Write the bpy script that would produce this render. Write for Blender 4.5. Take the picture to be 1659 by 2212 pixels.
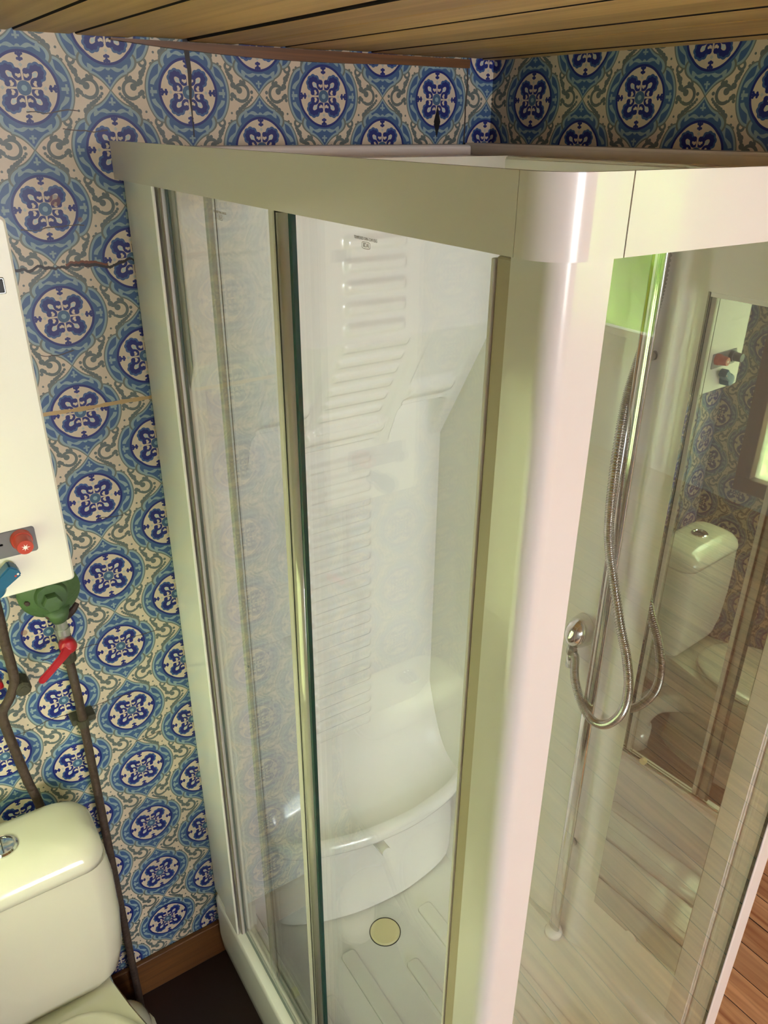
import bpy, bmesh, math, random
from mathutils import Vector, Matrix
for o in list(bpy.data.objects): bpy.data.objects.remove(o)
S = bpy.context.scene
C = S.collection
random.seed(4)

# ------------------------------------------------------------------ camera
H = 2.07                                   # height of the lens above the floor
def cam_axes():
    W, Hh, f = 1659, 2212, 1690.0
    cx, cy = W/2, Hh/2
    dz = Vector((800-cx, 4515-cy, f)).normalized()
    dy = Vector((-410-cx, 255-cy, f)); dy = (dy - dz*dy.dot(dz)).normalized()
    up = -dz; dx = dy.cross(up)
    right = Vector((dx[0], dy[0], up[0])); down = Vector((dx[1], dy[1], up[1])); fwd = Vector((dx[2], dy[2], up[2]))
    return right, down, fwd
r_, d_, f_ = cam_axes()
cam = bpy.data.cameras.new('camera'); co = bpy.data.objects.new('camera', cam); C.objects.link(co)
m = Matrix((r_, -d_, -f_)).transposed().to_4x4(); m.translation = (0, 0, H)
co.matrix_world = m
cam.sensor_fit = 'HORIZONTAL'; cam.sensor_width = 36; cam.lens = 36*1690/1659; cam.clip_start = .02
S.camera = co

# ------------------------------------------------------------------ light
w = bpy.data.worlds.new('World'); S.world = w; w.use_nodes = True
bg = w.node_tree.nodes['Background']
bg.inputs[0].default_value = (.93, .935, 1.0, 1); bg.inputs[1].default_value = 21.5
S.view_settings.view_transform = 'Standard'; S.view_settings.look = 'None'
S.view_settings.gamma = 1; S.view_settings.use_curve_mapping = False
S.view_settings.exposure = -0.05
S.cycles.transparent_max_bounces = 24
S.cycles.max_bounces = 14; S.cycles.diffuse_bounces = 6; S.cycles.glossy_bounces = 8
# daylight portals in the window openings (they guide sky light and give none of their own)
def portal(name, loc, rot, sx, sy):
    l = bpy.data.lights.new(name, 'AREA'); l.shape = 'RECTANGLE'; l.size = sx; l.size_y = sy; l.cycles.is_portal = True
    ob = bpy.data.objects.new(name, l); C.objects.link(ob); ob.location = loc; ob.rotation_euler = rot
P90 = math.radians(90)
portal('window_portal', (-.36, .907, 1.288), (P90, 0, P90), .82, .76)
portal('window_portal', (4.24, -2.97, 1.42), (P90, 0, -P90), 1.27, 1.25)
portal('window_portal', (.65, -4.54, 1.48), (P90, 0, 2*P90), 1.7, 1.3)
LAMP = 250.0                                # brightness of the unseen tube lamp added on the ceiling behind the viewer                            # brightness of the frosted window beside the toilet

# ------------------------------------------------------------------ helpers
def srgb(r, g, b):
    return tuple(((c/255)/12.92 if c/255 <= .04045 else ((c/255+.055)/1.055)**2.4) for c in (r, g, b)) + (1,)
def mat(name, col, rough=.5, metal=0, coat=0, spec=.5, noise=0, nscale=20, bump=0, bscale=60, trans=0):
    m = bpy.data.materials.new(name); m.use_nodes = True
    nt = m.node_tree; b = nt.nodes['Principled BSDF']
    b.inputs['Base Color'].default_value = col; b.inputs['Roughness'].default_value = rough
    b.inputs['Metallic'].default_value = metal; b.inputs['Coat Weight'].default_value = coat
    b.inputs['Coat Roughness'].default_value = .05
    b.inputs['Specular IOR Level'].default_value = spec
    tc = nt.nodes.new('ShaderNodeTexCoord')
    if noise:
        n = nt.nodes.new('ShaderNodeTexNoise'); n.inputs['Scale'].default_value = nscale; n.inputs['Detail'].default_value = 6
        nt.links.new(tc.outputs['Object'], n.inputs['Vector'])
        mx = nt.nodes.new('ShaderNodeMix'); mx.data_type = 'RGBA'
        mx.inputs[6].default_value = tuple(c*(1-noise) for c in col[:3])+(1,)
        mx.inputs[7].default_value = tuple(min(1, c*(1+noise)) for c in col[:3])+(1,)
        nt.links.new(n.outputs['Fac'], mx.inputs[0]); nt.links.new(mx.outputs[2], b.inputs['Base Color'])
    if bump:
        n2 = nt.nodes.new('ShaderNodeTexNoise'); n2.inputs['Scale'].default_value = bscale
        nt.links.new(tc.outputs['Object'], n2.inputs['Vector'])
        bp = nt.nodes.new('ShaderNodeBump'); bp.inputs['Strength'].default_value = bump; bp.inputs['Distance'].default_value = .01
        nt.links.new(n2.outputs['Fac'], bp.inputs['Height']); nt.links.new(bp.outputs['Normal'], b.inputs['Normal'])
    return m
def glass_mat(name, tint, ior=1.5, rough=0.0):
    m = bpy.data.materials.new(name); m.use_nodes = True
    nt = m.node_tree; nt.nodes.clear()
    out = nt.nodes.new('ShaderNodeOutputMaterial'); t = nt.nodes.new('ShaderNodeBsdfTransparent'); g = nt.nodes.new('ShaderNodeBsdfGlossy')
    t.inputs[0].default_value = tint; g.inputs['Roughness'].default_value = rough
    # real panes reflect from both faces by the dielectric law; facing angle drives it the same from inside and outside
    lw = nt.nodes.new('ShaderNodeLayerWeight'); lw.inputs['Blend'].default_value = .5
    pw = nt.nodes.new('ShaderNodeMath'); pw.operation = 'POWER'; pw.inputs[1].default_value = 5.0
    nt.links.new(lw.outputs['Facing'], pw.inputs[0])
    ma = nt.nodes.new('ShaderNodeMath'); ma.operation = 'MULTIPLY_ADD'; ma.inputs[1].default_value = .96; ma.inputs[2].default_value = ((ior-1)/(ior+1))**2
    nt.links.new(pw.outputs[0], ma.inputs[0])
    mx = nt.nodes.new('ShaderNodeMixShader')
    nt.links.new(ma.outputs[0], mx.inputs[0]); nt.links.new(t.outputs[0], mx.inputs[1]); nt.links.new(g.outputs[0], mx.inputs[2])
    nt.links.new(mx.outputs[0], out.inputs[0])
    return m
def wood_mat(name, c1, c2, along=1, rough=.5, scale=1.0, contrast=1.0):
    m = bpy.data.materials.new(name); m.use_nodes = True
    nt = m.node_tree; b = nt.nodes['Principled BSDF']; b.inputs['Roughness'].default_value = rough
    tc = nt.nodes.new('ShaderNodeTexCoord'); oi = nt.nodes.new('ShaderNodeObjectInfo')
    cb = nt.nodes.new('ShaderNodeCombineXYZ')
    ml = nt.nodes.new('ShaderNodeMath'); ml.operation = 'MULTIPLY'; ml.inputs[1].default_value = 37.0
    nt.links.new(oi.outputs['Random'], ml.inputs[0])
    for i in range(3): nt.links.new(ml.outputs[0], cb.inputs[i])
    ad = nt.nodes.new('ShaderNodeVectorMath'); ad.operation = 'ADD'
    nt.links.new(tc.outputs['Object'], ad.inputs[0]); nt.links.new(cb.outputs[0], ad.inputs[1])
    mp = nt.nodes.new('ShaderNodeMapping')
    sc = [60*scale]*3; sc[along] = 2.2*scale; mp.inputs['Scale'].default_value = sc
    nt.links.new(ad.outputs[0], mp.inputs['Vector'])
    n = nt.nodes.new('ShaderNodeTexNoise'); n.inputs['Scale'].default_value = 1; n.inputs['Detail'].default_value = 5; n.inputs['Distortion'].default_value = 1.2
    nt.links.new(mp.outputs[0], n.inputs['Vector'])
    n2 = nt.nodes.new('ShaderNodeTexNoise'); n2.inputs['Scale'].default_value = 2.5; n2.inputs['Detail'].default_value = 3
    nt.links.new(ad.outputs[0], n2.inputs['Vector'])
    rp = nt.nodes.new('ShaderNodeValToRGB'); e = rp.color_ramp.elements
    e[0].position = .5-.2/contrast; e[0].color = c1; e[1].position = .5+.2/contrast; e[1].color = c2
    nt.links.new(n.outputs['Fac'], rp.inputs[0])
    mx = nt.nodes.new('ShaderNodeMix'); mx.data_type = 'RGBA'; mx.blend_type = 'MULTIPLY'; mx.inputs[0].default_value = .7
    rr = nt.nodes.new('ShaderNodeMapRange'); rr.inputs['From Min'].default_value = 0; rr.inputs['From Max'].default_value = 1; rr.inputs['To Min'].default_value = .72; rr.inputs['To Max'].default_value = 1.15
    nt.links.new(oi.outputs['Random'], rr.inputs[0])
    r2 = nt.nodes.new('ShaderNodeMapRange'); r2.inputs['From Min'].default_value = .3; r2.inputs['From Max'].default_value = .7; r2.inputs['To Min'].default_value = .8; r2.inputs['To Max'].default_value = 1.1
    nt.links.new(n2.outputs['Fac'], r2.inputs[0])
    mm = nt.nodes.new('ShaderNodeMath'); mm.operation = 'MULTIPLY'
    nt.links.new(rr.outputs[0], mm.inputs[0]); nt.links.new(r2.outputs[0], mm.inputs[1])
    nt.links.new(rp.outputs[0], mx.inputs[6]); nt.links.new(mm.outputs[0], mx.inputs[7])
    nt.links.new(mx.outputs[2], b.inputs['Base Color'])
    bp = nt.nodes.new('ShaderNodeBump'); bp.inputs['Strength'].default_value = .15; bp.inputs['Distance'].default_value = .003
    nt.links.new(n.outputs['Fac'], bp.inputs['Height']); nt.links.new(bp.outputs['Normal'], b.inputs['Normal'])
    return m

# ------------------------------------------------------------------ wallpaper (procedural print)
class G:
    def __init__(s, nt): s.nt = nt
    def m(s, op, *a):
        n = s.nt.nodes.new('ShaderNodeMath'); n.operation = op
        for i, v in enumerate(a):
            if isinstance(v, (int, float)): n.inputs[i].default_value = v
            else: s.nt.links.new(v, n.inputs[i])
        return n.outputs[0]
    def vec(s, x, y):
        n = s.nt.nodes.new('ShaderNodeCombineXYZ')
        for i, v in enumerate((x, y)):
            if isinstance(v, (int, float)): n.inputs[i].default_value = v
            else: s.nt.links.new(v, n.inputs[i])
        return n.outputs[0]
    def dist(s, p, c):
        n = s.nt.nodes.new('ShaderNodeVectorMath'); n.operation = 'DISTANCE'
        s.nt.links.new(p, n.inputs[0]); n.inputs[1].default_value = (c[0], c[1], 0)
        return n.outputs['Value']
    def disc(s, p, c, r): return s.m('LESS_THAN', s.dist(p, c), r)
    def ring(s, p, c, r, wd): return s.m('COMPARE', s.dist(p, c), r, wd)
    def any(s, *a):
        v = a[0]
        for b in a[1:]: v = s.m('MAXIMUM', v, b)
        return v
    def all(s, *a):
        v = a[0]
        for b in a[1:]: v = s.m('MULTIPLY', v, b)
        return v
    def mix(s, f, a, b):
        n = s.nt.nodes.new('ShaderNodeMix'); n.data_type = 'RGBA'
        if isinstance(f, (int, float)): n.inputs[0].default_value = f
        else: s.nt.links.new(f, n.inputs[0])
        for i, v in ((6, a), (7, b)):
            if isinstance(v, tuple): n.inputs[i].default_value = v
            else: s.nt.links.new(v, n.inputs[i])
        return n.outputs[2]

PX, PZ, RM = .26, .1724, .048
def wallpaper_group():
    nt = bpy.data.node_groups.new('wallpaper_print', 'ShaderNodeTree')
    nt.interface.new_socket('u', in_out='INPUT', socket_type='NodeSocketFloat')
    nt.interface.new_socket('v', in_out='INPUT', socket_type='NodeSocketFloat')
    nt.interface.new_socket('Color', in_out='OUTPUT', socket_type='NodeSocketColor')
    gi = nt.nodes.new('NodeGroupInput'); go = nt.nodes.new('NodeGroupOutput')
    g = G(nt); m = g.m
    CREAM = srgb(200, 184, 160); BLUE = srgb(58, 88, 128); DARK = srgb(18, 30, 104); GREY = srgb(92, 101, 98)
    PALE = srgb(132, 153, 156); MID = srgb(54, 84, 130); LINE = srgb(104, 108, 100); TEAL = srgb(62, 92, 122)
    u = m('DIVIDE', gi.outputs[0], PX); v = m('DIVIDE', gi.outputs[1], PZ)
    kx, ky = PX/RM, PZ/RM
    def local(du, dv):
        a = m('MULTIPLY', m('SUBTRACT', m('FRACT', m('ADD', u, du+.5)), .5), kx)
        b = m('MULTIPLY', m('SUBTRACT', m('FRACT', m('ADD', v, dv+.5)), .5), ky)
        return a, b
    def nearest(o1, o2):
        a1, b1 = local(*o1); a2, b2 = local(*o2)
        d1 = m('ADD', m('MULTIPLY', a1, a1), m('MULTIPLY', b1, b1)); d2 = m('ADD', m('MULTIPLY', a2, a2), m('MULTIPLY', b2, b2))
        k = m('LESS_THAN', d1, d2)
        def sel(p, q): return m('ADD', q, m('MULTIPLY', k, m('SUBTRACT', p, q)))
        return sel(a1, a2), sel(b1, b2)
    # --- scrolls round the touching points
    tx, ty = nearest((0, .5), (.5, 0))
    T = g.vec(m('ABSOLUTE', tx), ty)
    scr = g.any(g.all(g.ring(T, (.70, .04), .27, .055), m('SUBTRACT', 1.0, g.disc(T, (.98, -.02), .17))),
                g.disc(T, (.78, .12), .11), g.disc(T, (.60, .36), .085), g.disc(T, (.71, .40), .06),
                g.disc(T, (.30, .07), .06), g.disc(T, (.30, -.10), .05))
    for cx, cy, r in ((.36, -.18, .055), (.44, -.245, .06), (.52, -.31, .065), (.60, -.365, .07), (.68, -.42, .075), (.78, -.50, .085), (.88, -.62, .10), (.86, -.76, .11), (.66, -.60, .06), (.71, -.67, .06),
                      (.98, -.08, .07), (1.06, -.04, .09), (1.10, -.17, .06), (.92, -.16, .05)):
        scr = g.any(scr, g.disc(T, (cx, cy), r))
    for cx, cy, r in ((1.02, .28, .10), (1.06, .42, .065), (1.10, .53, .10), (1.17, .62, .075), (1.22, .70, .065), (1.16, -.88, .05), (1.24, -.98, .07), (1.13, -.62, .04)):
        scr = g.any(scr, g.disc(T, (cx, cy), r))
    scr = g.any(scr, g.ring(T, (1.17, .86), .11, .045))
    col = g.mix(scr, CREAM, GREY)
    # --- cartouche bands
    sx, sy = nearest((0, 0), (.5, .5))
    ax = m('ABSOLUTE', sx); ay = m('ABSOLUTE', sy)
    Q = g.vec(ax, ay)
    rad = g.dist(Q, (0, 0))
    # side band
    dS = m('SMOOTH_MAX', m('SUBTRACT', g.dist(Q, (.22, 0)), 1.30), m('SUBTRACT', ay, .95), .25)
    col = g.mix(m('LESS_THAN', dS, .03), col, LINE)
    col = g.mix(m('LESS_THAN', dS, -.012), col, PALE)
    col = g.mix(m('LESS_THAN', dS, -.085), col, BLUE)
    ang = m('ARCTAN2', ay, ax)
    wav = m('ADD', 1.22, m('MULTIPLY', m('SINE', m('MULTIPLY', ang, 9.0)), .075))
    orn = g.all(m('COMPARE', rad, wav, m('ADD', .028, m('MULTIPLY', m('ABSOLUTE', m('SINE', m('MULTIPLY', ang, 6.5))), .045))), m('LESS_THAN', ang, .72), m('GREATER_THAN', ang, .17))
    orn = g.any(orn, g.all(m('LESS_THAN', ay, .05), m('COMPARE', ax, 1.24, .13)), g.all(m('LESS_THAN', ay, .14), m('COMPARE', ax, 1.30, .035)))
    col = g.mix(g.all(orn, m('LESS_THAN', dS, -.1)), col, PALE)
    # top and bottom cartouche
    e = m('SUBTRACT', m('MULTIPLY', g.dist(g.vec(m('DIVIDE', ax, .93), m('DIVIDE', m('SUBTRACT', ay, .93), .46)), (0, 0)), .5), .5)
    q = m('MAXIMUM', m('SUBTRACT', 1.0, m('DIVIDE', ax, .72)), 0.0)
    sp = m('SUBTRACT', ay, m('ADD', 1.30, m('MULTIPLY', m('MULTIPLY', q, q), .50)))
    dC = m('SMOOTH_MIN', e, m('MAXIMUM', m('MULTIPLY', sp, .75), m('SUBTRACT', ax, .62)), .06)
    dC = m('MAXIMUM', dC, m('SUBTRACT', .62, ay))
    col = g.mix(m('LESS_THAN', dC, .03), col, LINE)
    col = g.mix(m('LESS_THAN', dC, -.012), col, PALE)
    col = g.mix(m('LESS_THAN', dC, -.07), col, BLUE)
    wv = m('ADD', 1.14, m('MULTIPLY', m('COSINE', m('MULTIPLY', ax, 9.5)), -.055))
    oc = g.all(m('COMPARE', ay, wv, m('ADD', .025, m('MULTIPLY', m('ABSOLUTE', m('SINE', m('MULTIPLY', ax, 7.0))), .04))), m('LESS_THAN', ax, .66), m('GREATER_THAN', ax, .05))
    oc = g.any(oc, g.disc(Q, (0, 1.13), .085), g.disc(Q, (.58, 1.19), .06), g.all(m('LESS_THAN', ax, .035), m('COMPARE', ay, 1.47, .12)), g.all(m('LESS_THAN', ax, .11), m('COMPARE', ay, 1.44, .03)))
    col = g.mix(g.all(oc, m('LESS_THAN', dC, -.04)), col, PALE)
    # blue collar behind the ring so that the four bands join
    col = g.mix(m('LESS_THAN', rad, 1.13), col, BLUE)
    # --- medallion
    lob = m('ADD', 1.0, m('MULTIPLY', m('ABSOLUTE', m('COSINE', m('MULTIPLY', ang, 2.0))), .035))
    rl = m('DIVIDE', rad, lob)
    col = g.mix(m('LESS_THAN', rl, 1.035), col, DARK)
    col = g.mix(m('LESS_THAN', rl, .955), col, CREAM)
    # petals on the diagonals
    s_ = m('MULTIPLY', m('ADD', ax, ay), .70711); t_ = m('MULTIPLY', m('SUBTRACT', ax, ay), .70711)
    D = g.vec(s_, m('ABSOLUTE', t_))
    pd = g.dist(D, (.60, 0)); pa = m('ARCTAN2', t_, m('SUBTRACT', s_, .60))
    pr = m('ADD', .285, m('MULTIPLY', m('ABSOLUTE', m('COSINE', m('MULTIPLY', pa, 4.5))), .035))
    cut = m('GREATER_THAN', m('ADD', s_, m('MULTIPLY', m('ABSOLUTE', t_), .55)), .50)
    col = g.mix(g.all(m('LESS_THAN', pd, pr), cut), col, MID)
    col = g.mix(g.all(m('LESS_THAN', pd, m('SUBTRACT', pr, .075)), cut), col, DARK)
    tear = g.dist(g.vec(m('DIVIDE', m('SUBTRACT', s_, .50), .155), m('DIVIDE', t_, .085)), (0, 0))
    col = g.mix(m('LESS_THAN', tear, 1.0), col, CREAM)
    col = g.mix(g.all(m('LESS_THAN', tear, .72), m('GREATER_THAN', s_, .46)), col, srgb(176, 188, 184))
    # scrolls, lilies and lozenges on the axes
    p = m('MAXIMUM', ax, ay); o = m('MINIMUM', ax, ay)
    P = g.vec(p, o)
    cs = g.any(g.disc(P, (.475, .115), .085), g.all(g.ring(P, (.37, .125), .125, .042), m('LESS_THAN', p, .43), m('GREATER_THAN', o, .03)), g.all(g.ring(P, (.40, .15), .115, .035), m('GREATER_THAN', o, .15)))
    cs = g.any(cs, g.disc(P, (.93, 0), .065), g.disc(P, (.95, .075), .04), g.disc(P, (.79, 0), .05), g.disc(P, (.81, .06), .042), g.all(m('LESS_THAN', o, .035), m('COMPARE', p, .85, .1)))
    col = g.mix(cs, col, DARK)
    col = g.mix(m('LESS_THAN', m('ADD', m('ABSOLUTE', m('SUBTRACT', p, .645)), o), .065), col, srgb(168, 172, 166))
    col = g.mix(g.disc(Q, (0, 0), .215), col, TEAL)
    col = g.mix(g.disc(Q, (0, 0), .085), col, srgb(130, 156, 164))
    nt.links.new(col, go.inputs[0])
    return nt
WPG = wallpaper_group()
def wallpaper_mat(name, axis, u0, v0, marks=None):
    m = bpy.data.materials.new(name); m.use_nodes = True
    nt = m.node_tree; b = nt.nodes['Principled BSDF']; g = G(nt)
    tc = nt.nodes.new('ShaderNodeTexCoord'); sp = nt.nodes.new('ShaderNodeSeparateXYZ')
    nt.links.new(tc.outputs['Object'], sp.inputs[0])
    gr = nt.nodes.new('ShaderNodeGroup'); gr.node_tree = WPG
    U = sp.outputs[axis]; V = sp.outputs[2]
    nt.links.new(g.m('SUBTRACT', U, u0), gr.inputs[0]); nt.links.new(g.m('SUBTRACT', V, v0), gr.inputs[1])
    n = nt.nodes.new('ShaderNodeTexNoise'); n.inputs['Scale'].default_value = 5; n.inputs['Detail'].default_value = 5
    nt.links.new(tc.outputs['Object'], n.inputs['Vector'])
    r = nt.nodes.new('ShaderNodeMapRange'); r.inputs['From Min'].default_value = .3; r.inputs['From Max'].default_value = .75; r.inputs['To Min'].default_value = 0; r.inputs['To Max'].default_value = .16
    nt.links.new(n.outputs['Fac'], r.inputs[0])
    mu = nt.nodes.new('ShaderNodeMix'); mu.data_type = 'RGBA'; mu.blend_type = 'MULTIPLY'
    nt.links.new(r.outputs[0], mu.inputs[0]); nt.links.new(gr.outputs[0], mu.inputs[6]); mu.inputs[7].default_value = srgb(190, 160, 120)
    col = mu.outputs[2]
    if marks: col = marks(g, U, V, col, tc)
    nt.links.new(col, b.inputs['Base Color'])
    b.inputs['Roughness'].default_value = .42; b.inputs['Specular IOR Level'].default_value = .4
    n2 = nt.nodes.new('ShaderNodeTexNoise'); n2.inputs['Scale'].default_value = 14; n2.inputs['Detail'].default_value = 4
    nt.links.new(tc.outputs['Object'], n2.inputs['Vector'])
    bp = nt.nodes.new('ShaderNodeBump'); bp.inputs['Strength'].default_value = .25; bp.inputs['Distance'].default_value = .006
    nt.links.new(n2.outputs['Fac'], bp.inputs['Height']); nt.links.new(bp.outputs['Normal'], b.inputs['Normal'])
    return m
def marks_back(g, U, V, col, tc):
    """tears, cracks and old tape on the wallpaper of the back wall"""
    nt = g.nt
    def noise1(scale, seed):
        n = nt.nodes.new('ShaderNodeTexNoise'); n.noise_dimensions = '1D'; n.inputs['Scale'].default_value = scale; n.inputs['Detail'].default_value = 4
        nt.links.new(g.m('ADD', U, seed), n.inputs['W']); return g.m('SUBTRACT', n.outputs['Fac'], .5)
    def crack(z, amp, wd, x0, x1, seed, scale=14, slope=0):
        zz = g.m('ADD', g.m('ADD', z, g.m('MULTIPLY', U, slope)), g.m('MULTIPLY', noise1(scale, seed), amp))
        wv = g.m('MULTIPLY', g.m('ADD', .75, noise1(40, seed+5)), wd)
        return g.all(g.m('COMPARE', V, zz, wv), g.m('COMPARE', U, (x0+x1)/2, (x1-x0)/2))
    dk = srgb(28, 14, 8)
    c1 = crack(H-.219, .035, .0032, .215, .43, 3.0, 18)
    col = g.mix(crack(H-.217, .035, .006, .30, .37, 3.0, 18), col, srgb(110, 55, 25))
    col = g.mix(c1, col, dk)
    col = g.mix(crack(H-.466, .004, .0048, .18, .43, 8.0, 6, 0), col, srgb(176, 146, 98))
    for z, x0, x1, sd in ((-.36, .235, .29, 1.), (-.69, .28, .33, 4.), (-.975, .30, .36, 6.), (-1.115, .05, .30, 9.), (-.965, .13, .24, 11.), (-1.25, .28, .34, 13.), (-.155, .24, .34, 2.), (-.012, .33, .40, 15.), (.012, .28, .36, 16.)):
        col = g.mix(crack(H+z, .02, .0011, x0, x1, sd, 10), col, srgb(60, 45, 35))
    # vertical slit, diamond tear and seam above the cabin
    nz = nt.nodes.new('ShaderNodeTexNoise'); nz.noise_dimensions = '1D'; nz.inputs['Scale'].default_value = 9
    nt.links.new(V, nz.inputs['W'])
    wob = g.m('MULTIPLY', g.m('SUBTRACT', nz.outputs['Fac'], .5), .010)
    taper = g.m('MULTIPLY', g.m('SUBTRACT', V, H-.025), .035)
    col = g.mix(g.all(g.m('COMPARE', g.m('SUBTRACT', U, wob), .546, g.m('MAXIMUM', taper, 0.0012)), g.m('GREATER_THAN', V, H-.022)), col, dk)
    dia = g.m('LESS_THAN', g.m('ADD', g.m('MULTIPLY', g.m('ABSOLUTE', g.m('SUBTRACT', U, 1.066)), 3.6), g.m('ABSOLUTE', g.m('SUBTRACT', V, H+.005))), .030)
    col = g.mix(dia, col, srgb(10, 5, 3))
    col = g.mix(g.m('COMPARE', g.m('SUBTRACT', U, wob), 1.138, .0018), col, srgb(60, 50, 45))
    # small brown scars
    for cx, cz, r in ((.335, -.146, .004), (.30, -.115, .009), (.11, -.89, .006), (.205, -.835, .008)):
        d = g.m('SQRT', g.m('ADD', g.m('POWER', g.m('SUBTRACT', U, cx), 2), g.m('POWER', g.m('SUBTRACT', V, H+cz), 2)))
        col = g.mix(g.m('MULTIPLY', g.m('LESS_THAN', d, r), .55), col, srgb(120, 70, 40))
    return col
M = {}
M['paper_back'] = wallpaper_mat('wallpaper_back', 0, .283, H+.045, marks_back)
M['paper_right'] = wallpaper_mat('wallpaper_right', 1, 1.312, H+.045)
M['paper_left'] = wallpaper_mat('wallpaper_left', 1, 1.30, H+.045)
M['plaster'] = mat('plaster', srgb(226, 216, 206), .8, noise=.06, nscale=6)
M['abs'] = mat('white_acrylic', srgb(241, 237, 233), .16, coat=.3, noise=.015, nscale=3)
M['alu'] = mat('white_lacquered_profile', srgb(224, 216, 210), .22, coat=.25, noise=.015, nscale=5)
M['ceramic'] = mat('white_ceramic', srgb(200, 194, 176), .12, coat=.6, noise=.01, nscale=4)
M['drain'] = mat('yellowed_plastic', srgb(236, 224, 178), .35, noise=.03)
M['chrome'] = mat('chrome', (.75, .75, .74, 1), .10, metal=1, noise=.04, nscale=30)
M['chrome_dark'] = mat('dull_chrome', (.50, .50, .48, 1), .22, metal=1, noise=.05, nscale=30)
M['steel'] = mat('galvanised_steel', (.45, .45, .43, 1), .4, metal=.85, noise=.15, nscale=60)
M['heater'] = mat('cream_enamel', srgb(236, 229, 214), .38, noise=.012, nscale=8)
M['greyplate'] = mat('grey_plastic', srgb(112, 110, 112), .4, noise=.03)
M['redplastic'] = mat('red_plastic', srgb(186, 60, 40), .38, noise=.04, nscale=30)
M['redlever'] = mat('red_lever_coating', srgb(156, 20, 32), .32, noise=.06, nscale=40)
M['blueplastic'] = mat('petrol_blue_plastic', srgb(20, 88, 122), .35, noise=.04)
M['slate'] = mat('slate_plastic', srgb(70, 84, 96), .4, noise=.04)
M['black'] = mat('black_slot', srgb(14, 14, 15), .5, noise=.1)
M['greenpaint'] = mat('green_cast_paint', srgb(62, 86, 48), .55, noise=.25, nscale=35, bump=.3, bscale=50)
M['rust'] = mat('rusty_pipe', srgb(60, 44, 34), .7, noise=.45, nscale=45, bump=.4, bscale=90)
M['brass'] = mat('weathered_clamp', srgb(58, 54, 40), .7, noise=.35, nscale=70, bump=.3)
M['rubber'] = mat('dark_rubber', srgb(52, 50, 44), .7, noise=.1)
M['trim'] = wood_mat('stained_wood', srgb(80, 48, 20), srgb(112, 70, 30), 0, .45)
M['frame'] = wood_mat('dark_red_brown_wood', srgb(58, 30, 22), srgb(84, 46, 34), 2, .5)
M['ceil'] = wood_mat('pine_ceiling_board', srgb(178, 138, 82), srgb(214, 176, 112), 1, .5, .55, .8)
M['board'] = wood_mat('oiled_floor_board', srgb(176, 114, 70), srgb(245, 194, 140), 1, .42, .6, 1.0)
M['darkfloor'] = mat('dark_brown_lino', srgb(36, 19, 13), .45, noise=.2, nscale=12)
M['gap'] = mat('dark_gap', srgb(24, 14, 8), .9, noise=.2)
M['glass'] = glass_mat('clear_glass', (.965, .985, .972, 1))
M['edge'] = mat('green_glass_edge', srgb(30, 72, 68), .15, noise=.1)
M['seal'] = glass_mat('clear_plastic_seal', (.80, .82, .79, 1), 1.6, .12)
M['sealgrey'] = mat('satin_grey_seal', srgb(188, 182, 166), .14, metal=.15, coat=.5, noise=.04)
M['lip'] = mat('shaded_seal', srgb(182, 166, 144), .5, noise=.05)  # seal colour browned for the shade of the recess beside the post
M['taupe'] = mat('taupe_seal', srgb(128, 116, 98), .5, noise=.05)
M['stamp'] = mat('grey_stamp_ink', srgb(150, 142, 134), .7, noise=.05)
M['shade'] = mat('leaf_green', srgb(138, 144, 92), .6, noise=.5, nscale=9)
M['terrace'] = mat('bounce_paving', srgb(205, 196, 184), .8, noise=.12, nscale=3)
M['bushgreen'] = mat('bright_leaf_green', srgb(150, 196, 70), .6, noise=.5, nscale=9)
M['bark'] = mat('bark', srgb(80, 66, 50), .8, noise=.3)
M['white_ink'] = mat('white_print', srgb(240, 236, 230), .5, noise=.02)
mm = bpy.data.materials.new('mirror_silver'); mm.use_nodes = True
b = mm.node_tree.nodes['Principled BSDF']; b.inputs['Metallic'].default_value = 1; b.inputs['Roughness'].default_value = .012
nz = mm.node_tree.nodes.new('ShaderNodeTexNoise'); nz.inputs['Scale'].default_value = 4
rp = mm.node_tree.nodes.new('ShaderNodeValToRGB'); rp.color_ramp.elements[0].color = (.58, .59, .55, 1); rp.color_ramp.elements[1].color = (.64, .65, .61, 1)
mm.node_tree.links.new(nz.outputs['Fac'], rp.inputs[0]); mm.node_tree.links.new(rp.outputs[0], b.inputs['Base Color']); M['mirror'] = mm
# patterned, slightly frosted green-tinted pane
fm = bpy.data.materials.new('patterned_frosted_glass'); fm.use_nodes = True
nt = fm.node_tree; nt.nodes.clear(); out = nt.nodes.new('ShaderNodeOutputMaterial')
tcn = nt.nodes.new('ShaderNodeTexCoord'); nz = nt.nodes.new('ShaderNodeTexNoise'); nz.inputs['Scale'].default_value = 55; nz.inputs['Detail'].default_value = 5
nt.links.new(tcn.outputs['Object'], nz.inputs['Vector'])
rp = nt.nodes.new('ShaderNodeValToRGB'); rp.color_ramp.elements[0].position = .33; rp.color_ramp.elements[0].color = (.58, .62, .46, 1); rp.color_ramp.elements[1].position = .5; rp.color_ramp.elements[1].color = (.92, .98, .75, 1)
nt.links.new(nz.outputs['Fac'], rp.inputs[0])
t1 = nt.nodes.new('ShaderNodeBsdfTransparent'); t2 = nt.nodes.new('ShaderNodeBsdfTranslucent'); ms = nt.nodes.new('ShaderNodeMixShader'); ms.inputs[0].default_value = .28
nt.links.new(rp.outputs[0], t1.inputs[0]); nt.links.new(rp.outputs[0], t2.inputs[0])
nt.links.new(t1.outputs[0], ms.inputs[1]); nt.links.new(t2.outputs[0], ms.inputs[2]); nt.links.new(ms.outputs[0], out.inputs[0])
M['frost'] = fm
lg = bpy.data.materials.new('lit_opal_glass'); lg.use_nodes = True
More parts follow.
